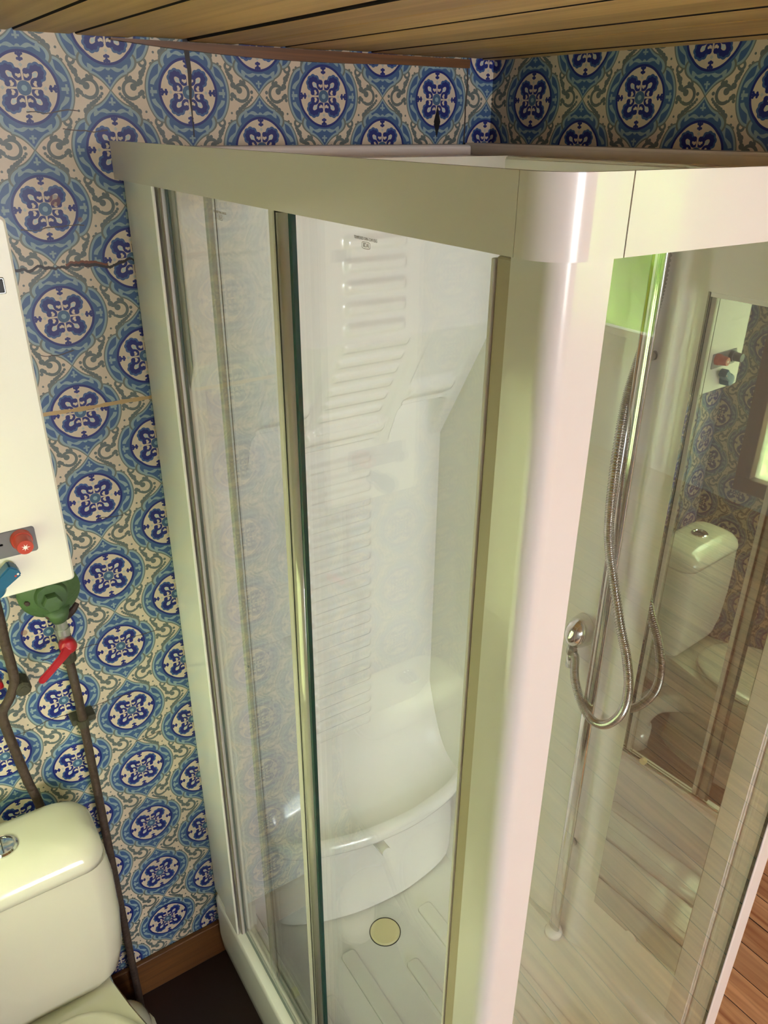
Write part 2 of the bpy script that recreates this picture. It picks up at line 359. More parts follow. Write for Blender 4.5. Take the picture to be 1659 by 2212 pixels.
b = lg.node_tree.nodes['Principled BSDF']; b.inputs['Base Color'].default_value = (.8, .8, .8, 1)
b.inputs['Emission Color'].default_value = (.95, .94, 1.0, 1); b.inputs['Emission Strength'].default_value = LAMP; M['lampglow'] = lg
LX, LY = .6, -3.9

# ------------------------------------------------------------------ mesh helpers
def link(name, me, parent=None, smooth=False):
    o = bpy.data.objects.new(name, me); C.objects.link(o)
    if parent: o.parent = parent
    if smooth:
        for p in me.polygons: p.use_smooth = True
    return o
def from_bm(name, bm, mats, parent=None, smooth=False):
    bmesh.ops.recalc_face_normals(bm, faces=bm.faces)
    me = bpy.data.meshes.new(name); bm.to_mesh(me); bm.free()
    for k in (mats if isinstance(mats, (list, tuple)) else [mats]): me.materials.append(M[k])
    return link(name, me, parent, smooth)
def add_box(bm, x0, x1, y0, y1, z0, z1, bev=0, seg=2, mi=0):
    vs = [bm.verts.new((x, y, z)) for x in (x0, x1) for y in (y0, y1) for z in (z0, z1)]
    fs = [bm.faces.new([vs[i] for i in q]) for q in ((0,1,3,2),(4,6,7,5),(0,4,5,1),(2,3,7,6),(0,2,6,4),(1,5,7,3))]
    for f in fs: f.material_index = mi
    if bev:
        es = set(e for f in fs for e in f.edges)
        bmesh.ops.bevel(bm, geom=list(es), offset=bev, segments=seg, profile=.5, affect='EDGES')
    return fs
def box(name, x0, x1, y0, y1, z0, z1, mk, parent=None, bev=0, seg=2):
    bm = bmesh.new(); add_box(bm, x0, x1, y0, y1, z0, z1, bev, seg)
    return from_bm(name, bm, mk, parent)
def pane(name, x0, x1, y0, y1, z0, z1, thin, parent):
    """glass pane, the narrow sides carry the dark green edge"""
    bm = bmesh.new(); fs = add_box(bm, x0, x1, y0, y1, z0, z1)
    bm.normal_update()
    for f in bm.faces: f.material_index = 0 if abs(f.normal[thin]) > .9 else 1
    return from_bm(name, bm, ['glass', 'edge'], parent)
def prism(bm, pts, z0, z1, mi=0):
    a = [bm.verts.new((x, y, z0)) for x, y in pts]; b = [bm.verts.new((x, y, z1)) for x, y in pts]
    n = len(pts)
    for i in range(n): bm.faces.new((a[i], a[(i+1) % n], b[(i+1) % n], b[i]))
    bm.faces.new(a[::-1]); bm.faces.new(b)
def loft(bm, rings, cap0=True, cap1=True, closed=True):
    R = [[bm.verts.new(p) for p in r] for r in rings]
    n = len(R[0])
    for k in range(len(R)-1):
        for i in range(n if closed else n-1):
            bm.faces.new((R[k][i], R[k][(i+1) % n], R[k+1][(i+1) % n], R[k+1][i]))
    if cap0: bm.faces.new(R[0][::-1])
    if cap1: bm.faces.new(R[-1])
    return R
def rrect(x0, x1, y0, y1, r, z, n=6):
    pts = []
    for cx, cy, a0 in ((x1-r, y1-r, 0), (x0+r, y1-r, 90), (x0+r, y0+r, 180), (x1-r, y0+r, 270)):
        for k in range(n+1):
            a = math.radians(a0+90*k/n); pts.append((cx+r*math.cos(a), cy+r*math.sin(a), z))
    return pts
def lathe(bm, prof, center, axis='z', n=24):
    """prof: (radius, height) pairs"""
    rings = []
    for r, h in prof:
        ring = []
        for k in range(n):
            a = 2*math.pi*k/n; p = (r*math.cos(a), r*math.sin(a), h)
            if axis == 'y': p = (p[0], -p[2], p[1])     # height runs towards the viewer (-y)
            if axis == 'x': p = (-p[2], p[0], p[1])     # height runs towards -x
            ring.append(tuple(Vector(center)+Vector(p)))
        rings.append(ring)
    loft(bm, rings)
def smooth_path(pts, n=8):
    P = [Vector(p) for p in pts]; out = []
    for i in range(len(P)-1):
        p0 = P[max(i-1, 0)]; p1 = P[i]; p2 = P[i+1]; p3 = P[min(i+2, len(P)-1)]
        for k in range(n):
            t = k/n
            out.append(.5*((2*p1)+(-p0+p2)*t+(2*p0-5*p1+4*p2-p3)*t*t+(-p0+3*p1-3*p2+p3)*t**3))
    out.append(P[-1]); return out
def tube(bm, path, rad, n=12):
    """rad: number or function of index"""
    path = [Vector(p) for p in path]; rings = []
    t0 = (path[1]-path[0]).normalized(); u = t0.orthogonal().normalized()
    for i, p in enumerate(path):
        t = (path[min(i+1, len(path)-1)]-path[max(i-1, 0)]).normalized()
        u = (u-t*u.dot(t)).normalized(); v = t.cross(u)
        r = rad(i) if callable(rad) else rad
        rings.append([tuple(p+u*r*math.cos(2*math.pi*k/n)+v*r*math.sin(2*math.pi*k/n)) for k in range(n)])
    loft(bm, rings)
def crease(o, deg):
    o.data.set_sharp_from_angle(angle=math.radians(deg))
    md = o.modifiers.new('weighted_normals', 'WEIGHTED_NORMAL'); md.keep_sharp = True
def thing(name, loc=(0, 0, 0)):
    o = bpy.data.objects.new(name, None); C.objects.link(o); o.location = (0, 0, 0)
    o.empty_display_size = .1
    return o
def tag(o, label, cat, group=None):
    o['label'] = label; o['category'] = cat
    if group: o['group'] = group
    return o
def struct(o, label=None):
    o['kind'] = 'structure'
    if label: o['label'] = label
    return o

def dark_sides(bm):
    bm.normal_update()      # board sides coloured dark to stand for the shade in the joints
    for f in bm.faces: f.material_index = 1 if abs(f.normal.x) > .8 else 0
# ------------------------------------------------------------------ room shell
XL, XR, YF, YA, ZC = -.29, 4.2, -4.5, 1.43, H+.118
def xw(y): return 1.207-.045*(y-1.43)             # the partition wall stands a little askew
def xb(y): return 1.113-.045*(y-.76)              # so does the side panel of the cabin
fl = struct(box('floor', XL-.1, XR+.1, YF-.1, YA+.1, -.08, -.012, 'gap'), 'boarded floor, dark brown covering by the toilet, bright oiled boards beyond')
o = box('floor_covering', XL, .43, YF, YA, -.012, 0, 'darkfloor', fl)
a = math.atan(.045)
x = .43; k = 0
while x < XR+.1:
    wd = .088
    bm = bmesh.new(); 
    add_box(bm, -wd/2+.0012, wd/2-.0012, YF-.2 if x > .6 else YF-.2, YA+.0, -.0118, random.uniform(-.0012, .0), .0012, 1)
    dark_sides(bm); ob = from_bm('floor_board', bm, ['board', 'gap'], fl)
    ob.location = (x+wd/2+.02, 0, 0); ob.rotation_euler = (0, 0, a if False else math.atan(.04))
    x += wd; k += 1
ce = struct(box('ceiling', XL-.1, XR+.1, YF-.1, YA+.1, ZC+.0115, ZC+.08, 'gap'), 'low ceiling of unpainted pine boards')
x = XL-.12
while x < XR:
    wd = .0895
    bm = bmesh.new(); add_box(bm, -wd/2+.0028, wd/2-.0028, YF-.1, YA+.04, ZC+random.uniform(0, .004), ZC+.0118, .0030, 2)
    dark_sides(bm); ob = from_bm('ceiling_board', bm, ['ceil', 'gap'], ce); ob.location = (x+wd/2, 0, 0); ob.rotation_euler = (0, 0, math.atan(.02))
    x += wd
wa = struct(box('wall_back', XL-.1, XR+.1, YA, YA+.1, -.02, ZC+.03, 'paper_back'), 'back wall papered with blue and white medallions')
bm = bmesh.new()
prism(bm, [(xw(YA+.02), YA+.02), (xw(.70), .70), (xw(.70)+.09, .70), (xw(YA)+.09, YA+.02)], -.01, ZC+.03)
wb = struct(from_bm('wall_right', bm, 'paper_right'), 'short partition wall with the same blue medallion paper, right of the cabin')
# left wall with the frosted window opening
WY0, WY1, WZ0, WZ1 = .50, 1.315, .915, 1.66
bm = bmesh.new()
for (y0, y1, z0, z1) in ((YF-.1, WY0, -.02, ZC+.03), (WY1, YA, -.02, ZC+.03), (WY0, WY1, -.02, WZ0), (WY0, WY1, WZ1, ZC+.03)):
    add_box(bm, XL-.1, XL, y0, y1, z0, z1)
struct(from_bm('wall_left', bm, 'paper_left'), 'left wall with blue medallion paper and a small frosted window')
# wall far behind the viewer and wall of the next room, each with a window, the far one added for light
VX0, VX1, VZ0, VZ1 = -.20, 1.50, .84, 2.12
bm = bmesh.new()
for (x0, x1, z0, z1) in ((XL-.1, VX0, -.02, ZC+.03), (VX1, XR+.1, -.02, ZC+.03), (VX0, VX1, -.02, VZ0), (VX0, VX1, VZ1, ZC+.03)):
    add_box(bm, x0, x1, YF-.12, YF, z0, z1)
struct(from_bm('wall_front', bm, 'plaster'), 'plain pale wall with the added window')
UY0, UY1, UZ0, UZ1 = -3.6, -2.34, .80, 2.04
bm = bmesh.new()
for (y0, y1, z0, z1) in ((YF-.1, UY0, -.02, ZC+.03), (UY1, YA+.1, -.02, ZC+.03), (UY0, UY1, -.02, UZ0), (UY0, UY1, UZ1, ZC+.03)):
    add_box(bm, XR, XR+.1, y0, y1, z0, z1)
struct(from_bm('wall_far_right', bm, 'plaster'), 'plain pale wall of the next room with a wide window')
# windows
w1 = struct(thing('window_1'), 'small frosted window in dark wooden frame beside the toilet')
fw = .055
for y0, y1, z0, z1 in ((WY0, WY1, WZ0, WZ0+fw), (WY0, WY1, WZ1-fw, WZ1), (WY0, WY0+fw, WZ0+fw, WZ1-fw), (WY1-fw, WY1, WZ0+fw, WZ1-fw)):
    box('frame_bar', XL-.06, XL+.012, y0, y1, z0, z1, 'frame', w1, .004)
box('frosted_pane', XL-.03, XL-.022, WY0+fw, WY1-fw, WZ0+fw, WZ1-fw, 'frost', w1)
w2 = struct(thing('window_2'), 'wide white barred window of the next room onto green bushes')
for y0, y1, z0, z1 in ((UY0, UY1, UZ0, UZ0+.05), (UY0, UY1, UZ1-.05, UZ1), (UY0, UY0+.05, UZ0+.05, UZ1-.05), (UY1-.05, UY1, UZ0+.05, UZ1-.05), (-3.0, -2.95, UZ0+.05, UZ1-.05)):
    box('frame_bar', XR+.02, XR+.08, y0, y1, z0, z1, 'alu', w2, .005)
for y0, y1 in ((UY0+.05, -3.0), (-2.95, UY1-.05)):
    pane('window_pane', XR+.047, XR+.052, y0, y1, UZ0+.05, UZ1-.05, 0, w2)
w3 = struct(thing('fill_window'), 'white framed window onto the pale terrace, added far behind the viewer to light the cabin')  # unseen window, added as a far and even source of daylight
for x0, x1, z0, z1 in ((VX0, VX1, VZ0, VZ0+.05), (VX0, VX1, VZ1-.05, VZ1), (VX0, VX0+.05, VZ0+.05, VZ1-.05), (VX1-.05, VX1, VZ0+.05, VZ1-.05), (.625, .675, VZ0+.05, VZ1-.05)):
    box('frame_bar', x0, x1, YF-.09, YF-.03, z0, z1, 'alu', w3, .005)
for x0, x1 in ((VX0+.05, .625), (.675, VX1-.05)):
    pane('window_pane', x0, x1, YF-.062, YF-.057, VZ0+.05, VZ1-.05, 1, w3)
# baseboard and the strip under the ceiling
bb = struct(box('baseboard_back', XL, .43, YA-.014, YA, 0, .12, 'trim', None, .003), 'low brown wooden skirting below the papered wall')
bm = bmesh.new()
rings = []
for i in range(25):
    t = i/24; xx = .42+t*.715; th = .017*math.sin(min(1, t*1.35)*math.pi*.72)**.8 if t > 0 else .001
    zt = ZC-.0005; zb = ZC-.002-th
    rings.append([(xx, YA-.012, zt), (xx, YA-.001, zt), (xx, YA-.001, zb), (xx, YA-.012, zb)])
loft(bm, rings)
struct(from_bm('trim_1', bm, 'trim'), 'sagging brown wooden strip between ceiling and papered wall')

# ------------------------------------------------------------------ unseen ceiling lamp behind the viewer, a long tube for broad light
lamp = thing('unseen_ceiling_lamp'); tag(lamp, 'unseen white tube lamp on the board ceiling, long and far off to light the cabin evenly', 'lamp')
box('base', LX-.65, LX+.65, LY-.035, LY+.035, ZC-.010, ZC+.001, 'alu', lamp, .006)
bm = bmesh.new(); tube(bm, [(LX-.6, LY, ZC-.048), (LX+.6, LY, ZC-.048)], .036, 20); from_bm('tube', bm, 'lampglow', lamp, True)
for sx_ in (-1, 1): box('end_cap', LX+sx_*.625-.025, LX+sx_*.625+.025, LY-.03, LY+.03, ZC-.088, ZC-.009, 'alu', lamp, .004)

# ------------------------------------------------------------------ garden outside the big window
def bush(name, cx, cy, cz, rx, ry, rz, seed, label):
    rnd = random.Random(seed); bm = bmesh.new()
    bmesh.ops.create_icosphere(bm, subdivisions=4, radius=1)
    ph = [(rnd.uniform(3, 9), rnd.uniform(3, 9), rnd.uniform(3, 9), rnd.uniform(0, 6)) for _ in range(6)]
    for v in bm.verts:
        d = 1+sum(.045*math.sin(a*v.co.x+b*v.co.y+c*v.co.z+e) for a, b, c, e in ph)+rnd.uniform(-.04, .04)
        v.co = Vector((cx+rx*v.co.x*d, cy+ry*v.co.y*d, max(0.02, cz+rz*v.co.z*d)))
    t = thing(name); from_bm('foliage', bm, 'bushgreen', t)
    bm = bmesh.new(); tube(bm, [(cx, cy, 0), (cx+.02, cy, cz*.6), (cx, cy, cz)], .08, 8); from_bm('stem', bm, 'bark', t)
    tag(t, label, 'bush', 'garden bushes outside the wide window')
bush('garden_bush', 6.9, -4.6, 1.2, 1.35, .9, 1.5, 2, 'round green bush outside the wide window of the next room, nearest the house')
bush('garden_bush', 9.6, -7.6, 1.3, 1.3, 1.0, 1.6, 3, 'tall green bush far across the lawn outside the next room')
def hedge(name, x0, x1, y0, y1, z1, label):
    bm = bmesh.new(); rnd = random.Random(8)
    fs = add_box(bm, x0, x1, y0, y1, -.1, z1)
    bmesh.ops.subdivide_edges(bm, edges=list(bm.edges), cuts=18, use_grid_fill=True)
    for v in bm.verts: v.co += Vector((rnd.uniform(-.06, .06), rnd.uniform(-.06, .06), rnd.uniform(-.05, .05)))
    tag(from_bm(name, bm, 'shade'), label, 'hedge')
hedge('light_block_hedge', -2.2, -1.5, -1.0, 3.2, 1.95, 'green hedge added to block level light at the small frosted window')  # unseen hedge, set to hold back level light and let sky light down
tr_ = struct(box('terrace', -6, 3.2, -14, YF-.13, -.3, -.1, 'terrace'), 'pale terrace paving added outside the far window to bounce light up indoors')  # unseen pale ground, added to throw light up to ceiling and trim
struct(box('side_lawn', -9, XL-.12, YF-.12, 8, -.3, -.1, 'shade'), 'green lawn under the hedge outside the small window')
struct(box('lawn', XR+.12, 16, -16, 6, -.3, -.1, 'shade'), 'green lawn outside the next room')

# ------------------------------------------------------------------ shower cabin
cab = thing('shower_cabin')
tag(cab, 'white glazed corner shower cabin with sliding doors and moulded seat', 'shower cabin')
CX0, CY0, CX1 = .405, .385, 1.135
# tray
bm = bmesh.new()
def ring(i, z, r): return rrect(CX0+i, CX1-i*.6, CY0+i, 1.425-i*.4, r, z, 6)
loft(bm, [ring(.018, 0, .03), ring(.004, .05, .03), ring(0, .10, .03), ring(0, .232, .03), ring(.005, .24, .03), ring(.062, .24, .03), ring(.070, .236, .035), ring(.095, .15, .05), ring(.125, .125, .06), ring(.20, .12, .06)], True, True)
tray = from_bm('tray', bm, 'abs', cab, True)
crease(tray, 35)
def tread(x0, x1, y0, y1):
    bm = bmesh.new()
    loft(bm, [rrect(x0, x1, y0, y1, .012, .119), rrect(x0+.002, x1-.002, y0+.002, y1-.002, .011, .127), rrect(x0+.006, x1-.006, y0+.006, y1-.006, .008, .129)])
    from_bm('tread_bar', bm, 'abs', tray, True)
for x0, x1, y0, y1 in ((.535, .575, .62, 1.08), (.637, .680, .55, 1.155), (.768, .806, .55, 1.045), (.885, .930, .55, 1.16), (.985, 1.02, .6, 1.06)): tread(x0, x1, y0, y1)
bm = bmesh.new(); lathe(bm, [(.040, .1195), (.040, .121), (.0365, .1245), (.0, .1255)], (.775, 1.15, 0), 'z', 40)
dr = from_bm('drain_cover', bm, 'drain', tray, True); dr['label'] = 'round yellowed drain cover'; crease(dr, 40)
bm = bmesh.new(); lathe(bm, [(.0425, .1195), (.0425, .1206), (.0402, .1206)], (.775, 1.15, 0), 'z', 40); from_bm('drain_rim', bm, 'rubber', tray)
# bottom track
bm = bmesh.new()
add_box(bm, .4365, .4395, .47, 1.266, .2395, .252); add_box(bm, .4395, .455, .47, 1.266, .2395, .244); add_box(bm, .455, .458, .47, 1.266, .2395, .255)
from_bm('bottom_track', bm, 'alu', cab)
box('front_track', .48, 1.10, .425, .445, .2395, .252, 'alu', cab, .002)
# header rail: left run, rounded corner piece, front run
ZT, ZB = H-.0275, H-.0855
def header_section(xo): # profile in (offset outwards, z)
    return [(0, ZB), (0, ZT), (.006, ZT), (.006, ZB+.02), (.034, ZB+.02), (.034, ZB+.004), (.006, ZB+.004), (.006, ZB)]
def sweep(name, path, parent, mk='alu'):
    """path: list of (x, y, nx, ny) with outward normal n; offset goes inwards"""
    bm = bmesh.new(); rings = [[(x-nx*o, y-ny*o, z) for o, z in header_section(0)] for x, y, nx, ny in path]
    loft(bm, rings); return from_bm(name, bm, mk, parent)
sweep('header_rail', [(.400, 1.43, -1, 0), (.400, .44, -1, 0)], cab)
cr = .032; pth = []
pth += [(.400, .4395, -1, 0), (.400, .4312, -1, 0)]
for k in range(9):
    t = math.radians(90*k/8); nx, ny = -math.cos(t), -math.sin(t); pth.append((.400+cr+nx*cr, .398+cr+ny*cr, nx, ny))
pth += [(.4332, .398, 0, -1), (.4685, .398, 0, -1)]
ob = sweep('header_corner', pth, cab)
for p in ob.data.polygons: p.use_smooth = True
crease(ob, 35)
sweep('header_rail', [(.4705, .3985, 0, -1), (1.16, .3985, 0, -1)], cab)
# corner post
bm = bmesh.new()
pts = [(.412, .455), (.412, .4212)]
for k in range(9):
    t = math.radians(90*k/8); pts.append((.412+.016-.016*math.cos(t), .404+.016-.016*math.sin(t)))
pts += [(.4292, .404), (.466, .404), (.470, .412), (.470, .43), (.45, .44), (.45, .455)]
prism(bm, pts, .241, ZB+.004)
post = from_bm('corner_post', bm, 'alu', cab, True); crease(post, 35)
box('post_lip', .4155, .455, .4555, .475, .256, ZB-.004, 'lip', post, .002)
box('post_lip_border', .4135, .440, .475, .479, .256, ZB-.006, 'alu', post, .001)
# moulded end of the back panel beside the papered wall
en = box('panel_end', .414, .46, 1.31, 1.43, .241, ZB+.004, 'abs', cab, .004)
box('panel_bead', .409, .4145, 1.27, 1.345, .243, ZB+.004, 'abs', en, .002)
box('pane_channel', .4185, .4208, 1.262, 1.2655, .25, ZB, 'taupe', en)
box('panel_cover', .4208, .462, 1.2665, 1.31, .241, ZB, 'abs', en)
# glass
fx = pane('fixed_pane', .427, .432, .876, 1.262, .25, ZB+.01, 0, cab)
bm = bmesh.new(); add_box(bm, .421, .438, .876, .890, .25, ZB-.002, .002, 1); es = from_bm('edge_strip', bm, 'alu', fx)
bm = bmesh.new()
loft(bm, [[(.428+.009*math.cos(a), .861+.013*math.sin(a), z) for a in [2*math.pi*k/16 for k in range(16)]] for z in (.252, ZB-.006)])
from_bm('edge_seal', bm, 'sealgrey', fx, True)
box('edge_line', .4225, .4375, .8735, .876, .25, ZB-.003, 'rubber', fx)
box('seal_reflection', .4265, .4325, .841, .849, .25, ZB-.003, 'edge', fx)  # teal strip stands for the reflection on the right half of the seal
dr_ = pane('sliding_door', .443, .448, .482, 1.128, .256, ZB+.01, 0, cab)
box('door_seal', .4335, .4425, 1.112, 1.124, .256, ZB-.001, 'alu', dr_, .0015)
box('door_seal_gasket', .4415, .4425, 1.102, 1.1035, .256, ZB-.001, 'taupe', dr_)
box('door_edge_line', .4400, .4425, 1.1245, 1.127, .256, ZB-.001, 'edge', dr_)
bm = bmesh.new(); lathe(bm, [(.0028, 0), (.0028, .001), (.0015, .002)], (.4375, 1.112, H-.90), 'x', 12); from_bm('screw', bm, 'chrome_dark', dr_, True)
for y in (.62, 1.05):
    bm = bmesh.new(); lathe(bm, [(.011, -.012), (.011, .0), (.006, .001)], (.452, y, .268), 'x', 16); from_bm('door_roller', bm, 'drain', dr_)
fr = pane('front_pane', .474, 1.057, .430, .4355, .25, ZB+.01, 1, cab)
box('pane_bead', .468, .482, .4245, .4415, .25, ZB, 'alu', fr, .002)
box('end_post', 1.0575, 1.098, .428, .458, .241, ZB+.01, 'alu', cab, .004)
# maker's stamps on the glass
def stamp(text, y, z, size, x, parent):
    cu = bpy.data.curves.new('stamp', 'FONT'); cu.body = text; cu.size = size; cu.align_x = 'CENTER'; cu.extrude = .0001; cu.resolution_u = 2; cu.space_character = .95
    ob = bpy.data.objects.new('stamp', cu); C.objects.link(ob)
    dg = bpy.context.evaluated_depsgraph_get(); me = bpy.data.meshes.new_from_object(ob.evaluated_get(dg)); bpy.data.objects.remove(ob)
    me.materials.clear(); me.materials.append(M['stamp'])
    # readable from the room side: reading direction runs towards -y
    me.transform(Matrix(((0, 0, -1, x), (-1, 0, 0, y), (0, 1, 0, z), (0, 0, 0, 1))))
    return link('stamp', me, parent)
def oval(y, z, ry, rz, x, parent):
    bm = bmesh.new(); A = []; B = []
    for k in range(28):
        t = 2*math.pi*k/28; e = .55
        cy = math.copysign(abs(math.cos(t))**e, math.cos(t)); cz = math.copysign(abs(math.sin(t))**e, math.sin(t))
        A.append((x, y+ry*cy, z+rz*cz)); B.append((x, y+(ry-.0005)*cy, z+(rz-.0005)*cz))
    loft(bm, [A, B], False, False); from_bm('stamp_oval', bm, 'stamp', parent)
for y, z, pa in ((.709, H-.106, dr_), (1.05, H-.1085, fx)):
    xs = .4428 if pa is dr_ else .4268
    stamp('TEMPERED DIN-1249 ESG', y, z, .0042, xs, pa)
    stamp('IIDA', y-.001, z-.0068, .0062, xs, pa); oval(y-.001, z-.0049, .0085, .0036, xs, pa)

# moulded back panel (height field: depth over width and height)
def sstep(a, b, t):
    t = max(0, min(1, (t-a)/(b-a))); return t*t*(3-2*t)
RIB = .0386
def panel_depth(x, z):
    """returns y of the moulded surface"""
    Z = z-H
    yu, yl = 1.24, 1.40
    # length along the surface down from the fold at Z=-.365
    fold = -.365
    def slope(zl, yend):
        t = max(0, min(1, (fold-Z)/(fold-zl))); return yu+(yend-yu)*t
    mid = sstep(.690, .712, x)*(1-sstep(.888, .91, x))
    zl_m, zl_s = -.628, -.552
    ym = slope(zl_m+.01, 1.388); ys = slope(zl_s+.01, 1.352)
    # lips: the slope ends in a rounded nose and drops back
    ym = ym + (yl-ym)*sstep(zl_m, zl_m-.012, Z); ys = ys + (yl-ys)*sstep(zl_s, zl_s-.014, Z)
    pocket = max(sstep(.575, .592, x)*(1-sstep(.688, .70, x)), sstep(.925, .94, x)*(1-sstep(1.045, 1.062, x)))
    flank = slope(-.66, 1.40)
    y = flank+(ys-flank)*pocket
    y = y+(ym-y)*mid
    # noses
    if pocket > .5 and zl_s < Z < zl_s+.07: y -= .020*math.sin((Z-zl_s)/.07*math.pi)**2*pocket
    if mid > .5 and zl_m < Z < zl_m+.06: y -= .020*math.sin((Z-zl_m)/.06*math.pi)**2*mid
    # ribs
    if Z > fold:
        wx = sstep(.728, .737, x)*(1-sstep(.857, .866, x)); ph = (fold-Z)/RIB
    elif Z > zl_m+.045:
        wx = sstep(.722, .732, x)*(1-sstep(.872, .882, x)); ph = (fold-Z)/(RIB*.86)
    elif Z < zl_m-.03:
        wx = sstep(.715, .728, x)*(1-sstep(.878, .890, x)); ph = (zl_m-Z)/.0365
    else: wx, ph = 0, 0
    if wx > 0 and Z > -1.55:
        q = ph % 1; b = sstep(.0, .34, q)*(1-sstep(.5, .84, q))
        y -= .0075*b*wx
    return y
nx, nz = 130, 720
bm = bmesh.new(); z0, z1 = .10, 2.018; x0, x1 = .436, 1.110
grid = []
for j in range(nz+1):
    z = z0+(z1-z0)*j/nz; row = []
    for i in range(nx+1):
        x = x0+(x1-x0)*i/nx; row.append(bm.verts.new((x, panel_depth(x, z), z)))
    grid.append(row)
for j in range(nz):
    for i in range(nx): bm.faces.new((grid[j][i], grid[j][i+1], grid[j+1][i+1], grid[j+1][i]))
bp_ = from_bm('back_panel', bm, 'abs', cab, True)
# rim of the back panel up to the wall
bm = bmesh.new(); add_box(bm, .46, 1.098, 1.243, 1.425, 1.97, 2.0165, .006, 3); from_bm('panel_top', bm, 'abs', bp_)
bm = bmesh.new(); add_box(bm, .46, 1.105, 1.36, 1.4275, 2.0, 2.0345, .007, 3); from_bm('panel_rail', bm, 'alu', bp_)
# side panel with its column, following the partition
def side_x(y):
    d = xb(y)
    d -= .012*math.exp(-((y-.815)/.022)**2)      # soft column beside the rail
    d += .010*math.exp(-((y-.875)/.03)**2)
    return d
bm = bmesh.new(); ys = [.46+(1.40-.46)*i/120 for i in range(121)]
f0 = [(side_x(y), y) for y in ys]
bk = [(xb(1.40)+.04, 1.40), (xb(.46)+.012, .46)]
prism(bm, f0+bk, .236, 2.016)
sp_ = from_bm('side_panel', bm, 'abs', cab, True); crease(sp_, 35)
bm = bmesh.new(); prism(bm, [(xb(1.40)+.045, 1.425), (xb(.72)+.05, .72), (xw(.72)-.004, .72), (xw(1.425)-.004, 1.425)], 1.99, 2.0365); 
bmesh.ops.bevel(bm, geom=list(bm.edges), offset=.005, segments=2, affect='EDGES'); from_bm('panel_rail', bm, 'alu', sp_)
bm = bmesh.new(); prism(bm, [(xb(1.40)+.005, 1.245), (xb(.46)-.004, .47), (xw(.72)-.03, .72), (xw(1.24)-.01, 1.245)], 1.96, 2.0175)
bmesh.ops.bevel(bm, geom=list(bm.edges), offset=.005, segments=2, affect='EDGES'); from_bm('panel_top', bm, 'abs', sp_)
def on_side(name, y0, y1, z0, z1, d0, d1, mk, parent, bev=.004, seg=3):
    """slab lying on the side panel; d0/d1 distance in front of it"""
    bm = bmesh.new(); prism(bm, [(xb(y0)-d0, y0), (xb(y0)-d1, y0), (xb(y1)-d1, y1), (xb(y1)-d0, y1)], z0, z1)
    if bev: bmesh.ops.bevel(bm, geom=list(bm.edges), offset=bev, segments=seg, affect='EDGES')
    return from_bm(name, bm, mk, parent)
on_side('shelf_block', .475, .765, H-.236, 2.0, -.005, .018, 'abs', cab, .009)
on_side('mirror_backing', .540, .7645, .431, 1.86, -.003, .0035, 'rubber', cab, 0)
mi = on_side('mirror', .5415, .762, .434, 1.858, .0035, .0075, 'mirror', cab, 0)
mi['label'] = 'tall unframed mirror'
on_side('mirror_border', .497, .540, .30, 1.99, -.004, .012, 'alu', cab, .003)
on_side('mirror_border', .462, .488, .28, 1.99, -.004, .006, 'alu', cab, .002)
bm = bmesh.new(); R = []
for d in (.0076, .0105):
    R.append([(xb(.655)-d, .655+.016*math.cos(math.radians(a)), .431+.013*math.sin(math.radians(a))) for a in range(0, 181, 15)])
loft(bm, R); from_bm('mirror_clip', bm, 'abs', mi)
# riser rail
bm = bmesh.new()
def oval_ring(z, k=1.0): return [(1.083+.0075*k*math.cos(t), .846+.0155*k*math.sin(t), z) for t in [2*math.pi*i/20 for i in range(20)]]
loft(bm, [oval_ring(.262), oval_ring(1.985)])
ri = from_bm('riser_rail', bm, 'chrome', cab, True); crease(ri, 50)
bm = bmesh.new(); tube(bm, [(1.0755, .853, z) for z in (.97, .975, 1.4, 1.9)], .0022, 8); from_bm('riser_bead', bm, 'chrome', ri, True)
bm = bmesh.new(); lathe(bm, [(.022, .238), (.022, .25), (.018, .262)], (1.083, .846, 0), 'z', 24); from_bm('riser_foot', bm, 'abs', ri, True)
for z in (1.72, .55):
    bm = bmesh.new(); lathe(bm, [(.008, -.03), (.008, .002)], (1.083, .846, z), 'x', 14); from_bm('riser_bracket', bm, 'chrome', ri, True)
# hose outlet
OUT = Vector((1.093, .905, H-.945))
bm = bmesh.new()
rings = []
for i in range(13):
    t = i/12; h = .05*t; k = math.sqrt(max(0.0, 1-(t**2.4)))*.97+.03*(1-t)
    rings.append([(OUT.x+.012-h, OUT.y+.029*k*math.cos(a), OUT.z+(.036 if math.sin(a) > 0 else .040)*k*math.sin(a)-.004*t) for a in [2*math.pi*j/24 for j in range(24)]])
loft(bm, rings); ol = from_bm('hose_outlet', bm, 'chrome', cab, True)
bm = bmesh.new(); lathe(bm, [(.0115, -.052), (.0115, -.040), (.0095, -.036), (.0095, -.030)], (OUT.x-.018, OUT.y, OUT.z), 'z', 6); from_bm('outlet_nut', bm, 'chrome_dark', ol)
